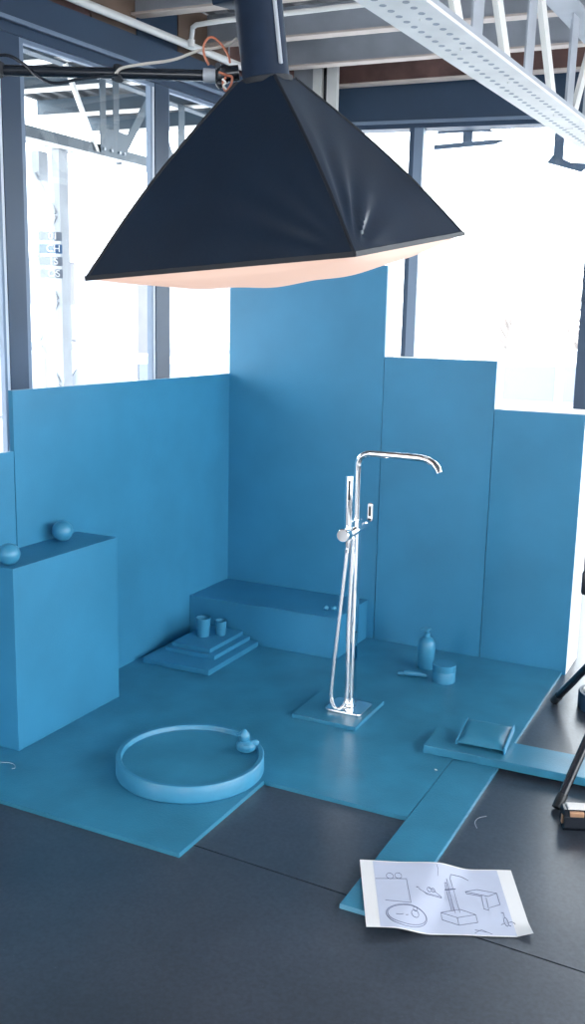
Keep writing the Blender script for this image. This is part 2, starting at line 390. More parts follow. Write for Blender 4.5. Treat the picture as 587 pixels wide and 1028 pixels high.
# ------------------------------------------------------------------ the painted set: walls made of tall panels
def flat(name, x0, x1, y0, y1, z1, face, label, core=BOARD_EDGE, axis='y'):
    t = thing(name, label, 'set panel', ((x0 + x1) / 2, (y0 + y1) / 2, FZ), group='blue panels of the set')
    lo = V((x0, y0, FZ)) - t.location; hi = V((x1, y1, z1)) - t.location
    if axis == 'y':   # painted face looks towards -y
        MB().box((lo.x, lo.y + 0.012, lo.z), hi).build('panel_core', core, t)
        MB().box(lo, (hi.x, lo.y + 0.012, hi.z - 0.0008)).build('painted_face', BLUE, t)
    else:             # painted face looks towards +x
        MB().box(lo, (hi.x - 0.012, hi.y, hi.z)).build('panel_core', core, t)
        MB().box((hi.x - 0.012, lo.y, lo.z), (hi.x, hi.y, hi.z)).build('painted_face', BLUE, t)
    return t
flat('set_panel', 0.0, 0.834, 0.0, 0.12, 1.80, 'y', 'tallest blue panel, reaching up behind the black lamp shade')
flat('set_panel', 0.837, 1.371, 0.0, 0.135, 1.382, 'y', 'middle height blue panel with white top edge, right of tallest panel')
flat('set_panel', 1.374, 1.772, 0.0, 0.27, 1.169, 'y', 'lowest blue panel at the far right with white edges')
flat('set_panel', -0.02, 0.0, -1.583, 0.12, 1.268, 'x', 'long blue panel forming the left side wall of the set', BLUE, 'x')
flat('set_panel', -0.02, -0.001, -2.3, -1.586, 1.045, 'x', 'lower blue panel at the left edge behind the box with balls', BLUE, 'x')

# blue floor boards
fb = thing('floor_board', 'large blue painted board lying as the floor of the set', 'floor board', (0.9, -1.0, FZ))
poly = [(0.001, -0.001), (1.757, -0.001), (1.757, -1.10), (1.5955, -1.10), (1.5955, -1.607), (1.079, -1.607), (1.079, -2.136), (0.001, -2.136)]
P = [(a - 0.9, b + 1.0) for a, b in poly]
MB().prism(P, 0.0, 0.0135).build('board_top', BLUE_FLOOR, fb)
MB().prism([(a, b) for a, b in P], 0.0135, 0.015).build('board_skin', BLUE_FLOOR, fb)
sb = thing('floor_strip', 'narrow blue board strip running toward the camera under the paper', 'floor board', (1.678, -1.63, FZ))
MB().box((-0.0805, -0.512, 0), (0.0805, 0.5285, 0.015), 0.0015).build('strip_board', BLUE_FLOOR, sb)
MB().box((-0.0805, -0.5145, 0.0012), (0.0805, -0.5122, 0.0145)).build('strip_end', BLUE_EDGE, sb)

# plinth box on the left with two balls
bx = thing('plinth_box', 'tall blue box against the left wall carrying two balls', 'box', (0.1, -1.532, 0))
MB().box((-0.099, -0.30, 0), (0.101, 0.30, 0.676), 0.002).build('box_body', BLUE, bx)
for (x, y, r, lab) in ((0.148, -1.790, 0.0390, 'blue ball at the left end of the box top'), (0.064, -1.400, 0.0410, 'blue ball on the box top nearest the corner wall')):
    o = MB().sphere((0, 0, r), r, 40).build('ball', BLUE_OBJ, None, True, loc=(x, y, 0.676)); tag(o, lab, 'ball', 'balls on the box')

# bench in the corner
be = thing('bench_block', 'low blue bench block in the back corner of the set', 'bench', (0.4, -0.19, 0))
MB().box((-0.398, -0.185, 0), (0.398, 0.188, 0.196), 0.002).build('bench_body', BLUE, be)
MB().box((0.0, -0.189, 0.1965), (0.40, 0.05, 0.2005), 0.0008).build('bench_lid', BLUE, be)
for (x, y) in ((0.700, -0.285), (0.737, -0.272)):
    o = MB().sphere((0, 0, 0.0135), 0.0135, 20).build('marble', BLUE_OBJ, None, True, loc=(x, y, 0.2005)); tag(o, 'small pale blue bead, %s of the pair on the bench behind the shower' % ('left' if x < 0.72 else 'right'), 'bead', 'beads on the bench')

# stepped plinth with two cups
sp = thing('stepped_plinth', 'three tier blue stepped plinth in front of the bench', 'plinth', (0.22, -0.61, 0))
def tier(x0, x1, y0, y1, z0, z1): MB().box((x0 - 0.22, y0 + 0.61, z0), (x1 - 0.22, y1 + 0.61, z1), 0.0015).build('tier', BLUE, sp)
tier(0.050, 0.396, -0.845, -0.385, 0.0, 0.026)
tier(0.090, 0.352, -0.722, -0.388, 0.0262, 0.046)
tier(0.108, 0.315, -0.697, -0.391, 0.0462, 0.066)
def cup(x, y, r, h, lab):
    t = thing('cup', lab, 'cup', (x, y, 0.0662), group='cups on the stepped plinth')
    MB().lathe([(0, 0.0), (r * 0.80, 0), (r * 0.84, 0.003), (r * 0.96, h * 0.7), (r, h), (r * 0.9, h), (r * 0.86, h * 0.7), (r * 0.74, 0.012), (0, 0.011)], 36).build('cup_body', BLUE_OBJ, t, True)
    MB().lathe([(r * 0.985, h * 0.93), (r * 1.05, h * 0.96), (r * 1.05, h * 1.0), (r * 0.985, h * 1.015)], 36).build('cup_rim', BLUE_OBJ, t, True)
cup(0.186, -0.548, 0.0355, 0.088, 'larger blue cup, left on the stepped plinth')
cup(0.252, -0.496, 0.0275, 0.071, 'smaller blue cup, right on the stepped plinth')

# round tray with a rubber duck
R = 0.257
tr = thing('round_tray', 'round blue basin with raised rim on the floor board', 'basin', (0.812, -1.652, 0))
MB().lathe([(0, 0.0005), (R - 0.0215, 0.0005), (R - 0.0215, 0.043), (0, 0.043)], 96).build('basin_floor', BLUE_FLOOR, tr, True)
MB().lathe([(R - 0.021, 0.0), (R - 0.004, 0.0), (R, 0.004), (R, 0.055), (R - 0.004, 0.060), (R - 0.018, 0.060), (R - 0.021, 0.056), (R - 0.021, 0.0)], 96).build('basin_rim', BLUE_OBJ, tr, True)
dk = thing('rubber_duck', 'small blue painted toy duck standing inside the basin rim', 'duck', (0.962, -1.525, 0.0432), (0, 0, 0.35))
m = MB(); m.sphere((0, 0, 0.026), 0.036, 28, (1.0, 0.78, 0.72)); m.sphere((0.030, 0, 0.040), 0.014, 16, (1.25, 0.8, 0.9)); m.build('duck_body', BLUE_OBJ, dk, True)
MB().lathe([(0.008, 0.036), (0.017, 0.046), (0.0205, 0.058), (0.0185, 0.070), (0.011, 0.081), (0.004, 0.088), (0, 0.090)], 24, (-0.006, 0, 0)).build('duck_head', BLUE_OBJ, dk, True)
m = MB(); m.sphere((-0.024, -0.004, 0.066), 0.008, 14, (1.5, 1.0, 0.5)); m.build('duck_beak', BLUE_OBJ, dk, True)
for sgn in (-1, 1):
    MB().sphere((0.006, sgn * 0.0265, 0.030), 0.016, 16, (1.3, 0.35, 0.75)).build('duck_wing', BLUE_OBJ, dk, True)

# ------------------------------------------------------------------ shower filler on its slab
sl_ = thing('base_slab', 'square blue slab under the chrome shower', 'slab', (1.055, -0.923, 0))
MB().box((-0.136, -0.152, 0), (0.136, 0.152, 0.016), 0.0015).build('slab_block', BLUE_FLOOR, sl_)

fx, fy = 1.094, -0.905
fa = thing('shower_filler', 'tall chrome freestanding bath filler with hand shower and hose', 'shower', (fx, fy, 0.0162))
def rrect(w, d, r, n=6):
    pts = []
    for cx, cy, a0 in ((w - r, d - r, 0), (-w + r, d - r, 90), (-w + r, -d + r, 180), (w - r, -d + r, 270)):
        for k in range(n + 1):
            a = math.radians(a0 + 90 * k / n); pts.append((cx + r * math.cos(a), cy + r * math.sin(a)))
    return pts
MB().prism([(a, b - 0.008) for a, b in rrect(0.078, 0.072, 0.018)], 0.0, 0.011, bev=0.002).build('base_plate', CHROME, fa, True, 22)
MB().prism(rrect(0.0185, 0.0235, 0.008), 0.012, 0.775, bev=0.002).build('column', CHROME, fa, True, 22)
MB().prism(rrect(0.023, 0.028, 0.008), 0.012, 0.030, bev=0.002).build('column_foot', CHROME, fa, True, 22)
# riser and spout arm
pts = [(0, 0, 0.77), (0, 0, 0.985)]
for k in range(1, 10):
    a = PI / 2 * k / 9; pts.append((0.05 - 0.05 * math.cos(a), 0, 0.985 + 0.05 * math.sin(a)))
pts += [(0.16, 0, 1.035), (0.21, 0, 1.0345)]
MB().tube(pts, 0.0132, 20).build('riser_pipe', CHROME, fa, True)
pts = [(0.205, 0, 1.0345), (0.250, 0, 1.034), (0.282, 0, 1.028), (0.303, 0, 1.017), (0.318, 0, 1.002), (0.326, 0, 0.986)]
mb = MB()
ring = []
ws = [(0.0138, 0.0138), (0.0145, 0.0138), (0.0165, 0.0135), (0.019, 0.0135), (0.0215, 0.0130), (0.0225, 0.0105)]
for i, p in enumerate(pts):
    p = V(p); t = (V(pts[min(i + 1, 5)]) - V(pts[max(i - 1, 0)])).normalized(); yv = V((0, 1, 0)); zv = t.cross(yv)
    ring.append([mb.bm.verts.new(p + yv * ws[i][0] * math.cos(2 * PI * k / 20) + zv * ws[i][1] * math.sin(2 * PI * k / 20)) for k in range(20)])
for i in range(5):
    for k in range(20): mb.bm.faces.new((ring[i][k], ring[i][(k + 1) % 20], ring[i + 1][(k + 1) % 20], ring[i + 1][k]))
mb.bm.faces.new(ring[0]); mb.bm.faces.new(ring[-1]); bmesh.ops.recalc_face_normals(mb.bm, faces=mb.bm.faces[:])
mb.build('spout_lip', CHROME, fa, True)
MB().tube([(0.196, 0, 1.0345), (0.207, 0, 1.0345)], 0.0148, 20).build('spout_collar', CHROME, fa, True, 22)
# mixer body lies across the column
ML = M.Translation((0, 0, 0.733)) @ M.Rotation(PI / 2, 4, 'X')
MB().lathe([(0, -0.0975), (0.008, -0.0968), (0.014, -0.0948), (0.018, -0.0918), (0.0202, -0.088), (0.0205, -0.086), (0.0205, 0.085), (0.019, 0.088), (0, 0.088)], 28, (0, 0, 0), ML).build('mixer_body', CHROME, fa, True, 40)
MB().lathe([(0, 0.088), (0.023, 0.088), (0.0255, 0.091), (0.0255, 0.124), (0.023, 0.127), (0, 0.127)], 28, (0, 0, 0), ML).build('diverter_knob', CHROME, fa, True, 22)
mb = MB(); mb.prism([(a, b + 0.035) for a, b in rrect(0.0115, 0.040, 0.011)], -0.008, 0.004, M.Translation((0.010, 0.120, 0.748)) @ M.Rotation(PI / 2, 4, 'X'), 0.003)
lv = mb.build('lever', CHROME, fa, True, 22)
mb = MB(); mb.prism([(a, b + 0.040) for a, b in rrect(0.0045, 0.020, 0.004)], 0.0042, 0.0052, M.Translation((0.010, 0.120, 0.748)) @ M.Rotation(PI / 2, 4, 'X')); mb.build('lever_recess', DARKSLOT, lv)
# hand shower in its holder, in front of the column
hx, hy = 0.0, -0.078
MB().tube([(hx, hy, 0.680), (hx, hy, 0.715), (hx, hy, 0.80), (hx, hy, 0.948), (hx, hy, 0.955)], [0.009, 0.0140, 0.0155, 0.0155, 0.014], 20).build('hand_shower', CHROME, fa, True, 22)
MB().box((hx + 0.003, hy - 0.0165, 0.865), (hx + 0.012, hy - 0.011, 0.940), 0.001).build('spray_slot', DARKSLOT, fa)
MB().tube([(hx, hy, 0.712), (hx, hy, 0.755)], 0.019, 20).build('holder_ring', CHROME, fa, True, 22)
MB().box((-0.010, hy + 0.004, 0.750), (0.010, -0.012, 0.778), 0.003).build('holder_arm', CHROME, fa, True, 22)
# hose: from the hand shower down to the slab and back up into the mixer
def catmull(P, n=8):
    P = [V(p) for p in P]; out = []
    Q = [P[0] * 2 - P[1]] + P + [P[-1] * 2 - P[-2]]
    for i in range(1, len(Q) - 2):
        for k in range(n):
            t = k / n; a, b, c, d = Q[i - 1], Q[i], Q[i + 1], Q[i + 2]
            out.append(0.5 * ((2 * b) + (c - a) * t + (2 * a - 5 * b + 4 * c - d) * t * t + (3 * b - a - 3 * c + d) * t ** 3))
    out.append(P[-1]); return out
hp = [(hx, hy, 0.684), (hx - 0.004, hy - 0.004, 0.61), (hx - 0.022, hy - 0.012, 0.36), (hx - 0.040, hy - 0.018, 0.12), (hx - 0.036, hy - 0.017, 0.048), (hx - 0.014, hy - 0.008, 0.022), (hx + 0.010, hy + 0.004, 0.048), (hx + 0.015, hy + 0.010, 0.12), (hx + 0.010, hy + 0.015, 0.36), (hx + 0.013, hy + 0.020, 0.60), (hx + 0.014, hy + 0.026, 0.712)]
HP = catmull(hp, 24)
MB().tube(HP, [0.0078 + (0.0006 if i % 2 else -0.0002) for i in range(len(HP))], 12).build('hose', HOSE, fa, True)

# ------------------------------------------------------------------ toiletries
bo = thing('pump_bottle', 'blue pump bottle standing behind the round jar', 'bottle', (1.196, -0.262, 0))
r = 0.0395
MB().lathe([(0, 0), (r - 0.004, 0), (r, 0.005), (r, 0.112), (r - 0.003, 0.126), (r - 0.012, 0.138), (0.016, 0.145), (0.013, 0.148), (0, 0.149)], 40).build('bottle_body', BLUE_OBJ, bo, True)
MB().lathe([(0, 0.147), (0.0155, 0.147), (0.0155, 0.166), (0.012, 0.168), (0.005, 0.169), (0.005, 0.181), (0, 0.181)], 24).build('collar', BLUE_OBJ, bo, True)
m = MB(); m.box((-0.016, -0.010, 0.180), (0.014, 0.010, 0.189), 0.003); m.tube([(-0.012, -0.002, 0.185), (-0.026, -0.010, 0.184), (-0.030, -0.013, 0.179)], 0.0045, 10); m.build('pump_head', BLUE_OBJ, bo, True)
jr = thing('round_jar', 'short blue round jar beside the pump bottle', 'jar', (1.322, -0.388, 0))
MB().lathe([(0, 0), (0.048, 0), (0.051, 0.003), (0.051, 0.050), (0.0505, 0.051), (0, 0.051)], 44).build('jar_body', BLUE_OBJ, jr, True)
MB().lathe([(0, 0.0512), (0.0510, 0.0512), (0.0512, 0.052), (0.0512, 0.079), (0.0495, 0.081), (0, 0.081)], 44).build('jar_lid', BLUE_OBJ, jr, True)
tb_ = thing('small_tube', 'small blue tube lying in front of the pump bottle', 'tube', (1.178, -0.400, 0), (0, 0, 0.27))
MB().tube([(-0.034, 0, 0.0145), (-0.030, 0, 0.0145), (0.03, 0, 0.0140), (0.064, 0, 0.010)], [0.011, 0.0140, 0.0135, 0.009], 18).build('tube_body', BLUE_OBJ, tb_, True)
MB().tube([(-0.062, 0, 0.0095), (-0.034, 0, 0.0105)], 0.0085, 16).build('tube_cap', BLUE_OBJ, tb_, True)
MB().box((0.060, -0.0085, 0.005), (0.070, 0.0085, 0.011), 0.001).build('tube_crimp', BLUE_OBJ, tb_)

# ------------------------------------------------------------------ plank with a padded pouch
pk = thing('thick_plank', 'thick pale blue plank crossing the strip at lower right', 'plank', (1.92, -1.03, 0.0005))
a0 = math.radians(1.5)
MB().box((-0.44, -0.088, 0.0), (0.46, 0.088, 0.030), 0.002, M.Rotation(a0, 4, 'Z')).build('plank_board', BLUE_FLOOR, pk)
po = thing('folded_pouch', 'flat blue folded pouch with pinched side edges on the plank', 'pouch', (1.674, -0.985, 0.0308), (math.radians(9), 0, 0.05))
def pouch(u, v, top):
    x = (u - 0.5) * 0.170; y = (v - 0.5) * 0.165
    e = min(u, 1 - u) * 6; e = min(1, e) ; f_ = min(1, min(v, 1 - v) * 6)
    h = 0.012 * math.sqrt(max(0, e * f_)) + 0.0018 * math.sin(u * 9 + v * 4) * e * f_
    return V((x, y, 0.030 + h if top else 0.026 - h * 0.8))
b = MB(); b.grid(lambda u, v: pouch(u, v, True), 18, 14); b.grid(lambda u, v: pouch(1 - u, v, False), 18, 14)
bm = b.bm
bmesh.ops.remove_doubles(bm, verts=bm.verts[:], dist=1e-6)
ed = [e for e in bm.edges if e.is_boundary]; bmesh.ops.bridge_loops(bm, edges=ed)
bmesh.ops.recalc_face_normals(bm, faces=bm.faces[:])
b.build('pouch_body', BLUE_FLOOR, po, True)
for sgn in (-1, 1):
    MB().box((sgn * 0.087 - 0.003, -0.086, 0.010 if sgn > 0 else 0.020), (sgn * 0.087 + 0.003, 0.086, 0.042 if sgn > 0 else 0.037), 0.0012).build('pinched_edge', BLUE_OBJ, po)

# ------------------------------------------------------------------ sketch sheet on the floor
P00, P10, P11, P01 = V((1.703, -2.213, 0)), V((2.094, -2.026, 0)), V((1.963, -1.740, 0)), V((1.564, -1.923, 0))   # near-left, near-right, far-right, far-left
pa = thing('sketch_sheet', 'large white paper sheet with blue-grey line sketches on the floor', 'paper', tuple((P00 + P11) / 2 + V((0, 0, FZ))))
def pz(u, v):
    z = 0.0025
    if True:  # it lies over the edge of the blue strip at the left, and ripples
        x = (P00.lerp(P10, u)).lerp(P01.lerp(P11, u), v)
        d = 1.7585 - x.x
        if -0.10 < d and x.y > -2.19: z += 0.0165 * (lambda t: t * t * (3 - 2 * t))(min(1, (d + 0.10) / 0.095))
        elif -0.10 < d: z += 0.0165 * (lambda t: t * t * (3 - 2 * t))(min(1, (d + 0.10) / 0.095)) 
    z += 0.0022 * (1 + math.sin(u * 13 + 0.6 + v)) * 0.5 * (0.4 + 0.6 * v)
    if u > 0.9 and v < 0.2: z += 0.012 * (u - 0.9) * 10 * (1 - v * 5)
    return z
pc = (P00 + P11) / 2
def pp_(u, v, dz=0.0): 
    x = (P00.lerp(P10, u)).lerp(P01.lerp(P11, u), v) - pc
    return V((x.x, x.y, pz(u, v) + dz))
def sheet(u0, u1, v0, v1, t, dz, nu, nv):
    b = MB()
    b.grid(lambda a, c: pp_(u0 + (u1 - u0) * a, v0 + (v1 - v0) * c, dz + t), nu, nv)
    b.grid(lambda a, c: pp_(u1 - (u1 - u0) * a, v0 + (v1 - v0) * c, dz), nu, nv)
    ed = [e for e in b.bm.edges if e.is_boundary]
    bmesh.ops.bridge_loops(b.bm, edges=ed); bmesh.ops.recalc_face_normals(b.bm, faces=b.bm.faces[:])
    return b
sheet(0, 1, 0, 1, 0.0004, 0, 40, 20).build('paper_sheet', PAPER, pa, True)
sheet(0.085, 0.905, 0.012, 0.985, 0.0002, 0.0005, 36, 20).build('printed_area', PRINT, pa, True)
ink = MB()
def stroke(pts, w=0.00065):
    Q = [pp_(u, v, 0.0011) for u, v in pts]
    ink.tube(Q, w, 5)
def ell(cu, cv, ru, rv, a0=0, a1=360, n=26, w=0.00075):
    stroke([(cu + ru * math.cos(math.radians(a0 + (a1 - a0) * k / n)), cv + rv * math.sin(math.radians(a0 + (a1 - a0) * k / n))) for k in range(n + 1)], w)
# box with two balls
stroke([(0.09, 0.70), (0.29, 0.72), (0.295, 0.36)]); stroke([(0.135, 0.38), (0.295, 0.36)]); ell(0.185, 0.755, 0.022, 0.045); ell(0.24, 0.765, 0.022, 0.045)
# round basin with the duck
ell(0.255, 0.19, 0.125, 0.145); ell(0.258, 0.198, 0.118, 0.125); ell(0.31, 0.22, 0.022, 0.045); ell(0.315, 0.28, 0.012, 0.028)
stroke([(0.19, 0.19), (0.215, 0.185), (0.235, 0.195)]); stroke([(0.25, 0.185), (0.265, 0.19)])
# stepped plinth with cups
stroke([(0.345, 0.60), (0.40, 0.52), (0.50, 0.51), (0.44, 0.59), (0.345, 0.60)]); stroke([(0.36, 0.57), (0.405, 0.505), (0.50, 0.495)]); ell(0.425, 0.575, 0.013, 0.03); ell(0.45, 0.575, 0.012, 0.026)
# shower on its slab
stroke([(0.475, 0.30), (0.57, 0.235), (0.69, 0.29), (0.60, 0.355), (0.475, 0.30)]); stroke([(0.475, 0.30), (0.475, 0.20), (0.57, 0.13), (0.69, 0.18), (0.69, 0.29)]); stroke([(0.57, 0.235), (0.57, 0.13)])
stroke([(0.565, 0.30), (0.555, 0.78)]); stroke([(0.595, 0.31), (0.58, 0.80)]); stroke([(0.58, 0.80), (0.59, 0.86), (0.66, 0.86), (0.70, 0.81)]); stroke([(0.545, 0.33), (0.535, 0.72), (0.548, 0.72), (0.56, 0.34)]); stroke([(0.53, 0.62), (0.60, 0.66)], 0.0016)
# bench
stroke([(0.66, 0.63), (0.74, 0.67), (0.86, 0.62), (0.80, 0.57), (0.66, 0.63)]); stroke([(0.76, 0.585), (0.75, 0.38), (0.78, 0.36), (0.785, 0.55)]); stroke([(0.86, 0.62), (0.86, 0.45), (0.79, 0.40)]); stroke([(0.66, 0.63), (0.665, 0.60), (0.755, 0.57)])
# bottle, jar, tube
ell(0.865, 0.20, 0.012, 0.06); stroke([(0.865, 0.26), (0.866, 0.33), (0.85, 0.33)]); ell(0.895, 0.17, 0.02, 0.03, 0, 250); stroke([(0.83, 0.16), (0.85, 0.175)])
stroke([(0.655, 0.03), (0.70, 0.08), (0.76, 0.025)]); stroke([(0.66, 0.075), (0.74, 0.045)])
stroke([(0.50, 0.80), (0.51, 0.90), (0.505, 0.97)], 0.0005)
ink.build('sketch_lines', INK, pa)

th = thing('thread_scrap', 'short curled pale thread on the dark floor beside the strip', 'thread', (1.80, -1.50, FZ + 0.0015))
MB().tube(catmull([(0.012, 0.045, 0), (-0.008, 0.022, 0), (-0.010, -0.012, 0), (0.006, -0.045, 0)], 6), 0.0008, 6).build('thread', STEEL_G, th, True)
th = thing('thread_scrap', 'short pale thread on the blue board beside the tall box', 'thread', (0.25, -1.93, 0.0015))
MB().tube(catmull([(-0.045, -0.002, 0), (-0.01, 0.010, 0), (0.012, 0.006, 0), (0.030, -0.010, 0), (0.026, -0.022, 0)], 6), 0.0008, 6).build('thread', STEEL_G, th, True)
ch = thing('paint_chip', 'tiny white chip on the blue board near the thick plank', 'chip', (1.569, -1.242, 0.0006))
MB().prism([(-0.006, 0.004), (0.002, 0.005), (0.008, -0.003), (0.001, -0.005)], 0, 0.0012).build('chip', WHITE_P, ch)

# ------------------------------------------------------------------ light stand, drum and battery at the right edge
ls = thing('light_stand', 'black tripod light stand at the right edge', 'light stand', (2.17, -0.77, FZ))
def L_(p): return V(p) - ls.location
hub = V((2.17, -0.77, 0.57))
for ft in ((1.800, -0.364, FZ + 0.012), (2.005, -1.300, FZ + 0.012), (2.715, -0.64, FZ + 0.012)):
    ft = V(ft); d = (hub - ft).normalized(); st = hub - d * 0.03
    lg = MB().tube([L_(ft + d * 0.02), L_(st)], 0.0155, 12).build('leg', BLACKM, ls, True)
    MB().tube([L_(ft + d * -0.004), L_(ft + d * 0.045)], 0.0175, 12).build('rubber_foot', DARKSLOT, lg, True)
    md = ft.lerp(hub, 0.42); MB().tube([L_(md), L_(V((2.17, -0.77, md.z + 0.05)))], 0.006, 8).build('brace', BLACKM, ls, True)
MB().tube([L_((2.17, -0.77, 0.15)), L_((2.17, -0.77, 1.75))], 0.0135, 14).build('pole', BLACKM, ls, True)
MB().tube([L_((2.17, -0.77, 0.52)), L_((2.17, -0.77, 0.62))], 0.030, 16).build('hub', BLACKM, ls, True)
m = MB(); m.tube([L_((2.17, -0.77, 0.655)), L_((1.99, -0.86, 0.655))], 0.009, 10); m.build('side_arm', BLACKM, ls, True)
MB().box(L_((1.958, -0.905, 0.612)), L_((2.03, -0.835, 0.700)), 0.010).build('clamp', BLACKM, ls, True)

dr_ = thing('round_weight', 'round dark metal weight with pale top on the floor at the right edge', 'weight', (1.992, -0.327, FZ))
MB().lathe([(0, 0), (0.098, 0), (0.103, 0.005), (0.103, 0.070), (0.100, 0.074), (0.085, 0.075), (0.085, 0.070), (0, 0.070)], 44).build('weight_body', NAVY, dr_, True)
MB().lathe([(0, 0.0702), (0.084, 0.0702), (0.084, 0.0785), (0.080, 0.080), (0.03, 0.081), (0, 0.081)], 44).build('weight_top', WHITE_P, dr_, True)

bp_ = thing('battery_pack', 'black chamfered block with copper edged pale top, cut by right edge', 'battery', (2.040, -1.405, FZ), (0, 0, 0.40))
oc = [(-0.020, 0.0), (0.020, 0.0), (0.036, 0.016), (0.036, 0.052), (0.020, 0.070), (-0.020, 0.070), (-0.036, 0.052), (-0.036, 0.016)]
T_ = M(((0, 0, 1, 0), (1, 0, 0, 0), (0, 1, 0, 0), (0, 0, 0, 1)))
MB().prism(oc, 0.0, 0.26, T_, 0.002).build('block_body', BLACKM, bp_)
MB().box((0.012, -0.021, 0.0705), (0.262, 0.021, 0.076), 0.002).build('pale_top', WHITE_P, bp_)
for (x0, x1) in ((0.016, 0.060), (0.085, 0.20)):
    MB().box((x0, -0.0345, 0.050), (x1, -0.022, 0.0685), 0.002, M.Identity(4)).build('copper_edge', COPPER, bp_)
MB().box((-0.003, -0.010, 0.018), (0.0005, 0.004, 0.045), 0.001).build('end_label', COPPER, bp_)

# ------------------------------------------------------------------ softbox lamp on its boom
MS = M.Translation((1.21, -1.785, 1.725)) @ (M.Rotation(0.138, 4, 'X') @ M.Rotation(-0.073, 4, 'Y') @ M.Rotation(-0.02, 4, 'Z'))
so = thing('softbox_lamp', 'large black pyramid softbox lamp hanging over the set', 'lamp'); so.matrix_world = MS
W, H, w0 = 0.40, 0.466, 0.058
def prof(t):   # half width at height t*H: rods bow outwards a little
    return W + (w0 - W) * t + 0.017 * math.sin(PI * t)
cs = [(-1, -1), (1, -1), (1, 1), (-1, 1)]
random.seed(3)
for i in range(4):
    a, c = cs[i], cs[(i + 1) % 4]; nn = V(((a[0] + c[0]) / 2, (a[1] + c[1]) / 2, 0))
    def panel(u, v, off=0.0, a=a, c=c, nn=nn, i=i):
        w = prof(v); p = V((a[0] + (c[0] - a[0]) * u, a[1] + (c[1] - a[1]) * u, 0)) * w
        p.z = H * v
        e = math.sin(PI * u); sag = 0.008 * e * math.sin(PI * min(1, v * 1.02))
        # gathers fanning up from the near corner
        uu = u if i == 1 else 1 - u
        fold = 0.0
        if i in (0, 1):
            k = 0.026 if i == 1 else 0.008
            ax, az = uu * 2 * W * (1 - v * 0.85), v * H * 1.1
            rr = math.hypot(ax, az); an = math.atan2(ax, az + 1e-6)
            fold = k * math.sin(15 * an) * (rr * rr / (0.006 + rr * rr)) * math.exp(-rr / 0.15) * min(1, uu * 7) * min(1, v * 10)
        return p - nn * (sag - fold + off)
    b = MB(); b.grid(lambda u, v: panel(u, v), 72, 44); b.grid(lambda u, v: panel(1 - u, v, 0.003), 72, 44)
    bmesh.ops.recalc_face_normals(b.bm, faces=b.bm.faces[:])
    b.build('fabric_panel', FABRIC, so, True)
    MB().tube([V((a[0], a[1], 0)) * prof(t / 16) + Z3 * H * (t / 16) for t in range(17)], 0.0045, 8).build('corner_seam', FABRIC_TRIM, so, True)
    # lip around the open face
    pa_, pb_ = V((a[0] * W, a[1] * W, 0)), V((c[0] * W, c[1] * W, 0)); d = (pb_ - pa_).normalized(); n_ = V((-d.y, d.x, 0))
    MB().obox(pa_, d, n_, Z3, (-0.001, -0.003, -0.004), (2 * W + 0.001, 0.001, 0.009)).build('front_lip', FABRIC_TRIM, so)
def dif(u, v):
    x, y = 2 * u - 1, 2 * v - 1
    z = -0.078 * (max(0, 1 - x * x) ** 0.55) * (max(0, 1 - y * y) ** 0.55)
    z += 0.0035 * math.sin(9 * x + 7 * y) * (1 - x * x) * (1 - y * y)
    return V((x * (W - 0.004), y * (W - 0.004), z - 0.001))
MB().grid(dif, 40, 40).build('diffuser', DIFF, so, True)
hd = MB(); hd.lathe([(0.0, H - 0.012), (0.060, H - 0.012), (0.064, H + 0.0), (0.0645, H + 0.20), (0.067, H + 0.205), (0.067, H + 0.42), (0.0, H + 0.42)], 40)
head = hd.build('flash_head', HEADM, so, True)
MB().lathe([(0.0645, H - 0.008), (0.071, H - 0.010), (0.072, H + 0.004), (0.0645, H + 0.006)], 40).build('speed_ring', FABRIC_TRIM, head, True)
MB().box((-0.115, -0.05, H + 0.20), (0.0, 0.05, H + 0.36), 0.006).build('control_box', HEADM, head, True)
MB().sphere((0.012, -0.067, H + 0.215), 0.0045, 10).build('status_light', LED, head)
MB().box((0.058, -0.03, H + 0.03), (0.066, -0.018, H + 0.20), 0.002).build('trim_strip', STEEL_G, head)

boom = thing('boom', 'horizontal black boom pole holding the softbox lamp', 'boom', (0.3, -2.235, 2.206))
def B_(p): return V(p) - boom.location
e0, e1 = V((-0.35, -2.552, 2.2085)), V((1.027, -1.875, 2.203))
MB().tube([B_(e0), B_(e1)], 0.0150, 18).build('pole', BLACKM, boom, True)
dd = (e1 - e0).normalized()
MB().tube([B_(e1 - dd * 0.03), B_(e1 + dd * 0.004)], 0.019, 18).build('end_cap', STEEL_G, boom, True)
kn = V((1.047, -1.865, 2.206))
m = MB(); m.sphere(B_(kn), 0.027, 20, (1, 0.8, 1)); m.tube([B_(kn), B_((1.088, -1.845, 2.212))], 0.021, 14); m.build('swivel_clamp', BLACKM, boom, True)
MB().tube([B_(kn + V((0.002, -0.03, 0.018))), B_(kn + V((0.0, -0.018, 0.014)))], 0.009, 12).build('clamp_bolt', CHROME, boom, True)
MB().sphere(B_(kn + V((0.006, -0.022, -0.028))), 0.013, 14).build('clamp_knob', BLACKM, boom, True)
MB().tube([B_((0.495, -2.15, 2.19)), B_((0.495, -2.14, 2.222))], 0.018, 12).build('tape_band', FABRIC_TRIM, boom, True)
MB().tube([B_((0.787, -1.995, 2.188)), B_((0.787, -1.985, 2.222))], 0.0175, 12).build('tape_band', FABRIC_TRIM, boom, True)
cb = thing('power_cable', 'dark cable draped along the boom pole', 'cable', (0.6, -2.1, 2.2))
def scr(px, py, off=-0.02):   # a point of the boom's vertical plane, from the photograph's measurements already solved for that plane
    return V((0.496 + (px) * 0.0024698, -2.137 + px * 0.0012186 + off, 2.207 - (py - 70.2 - px * 0.0279) * 0.00254))
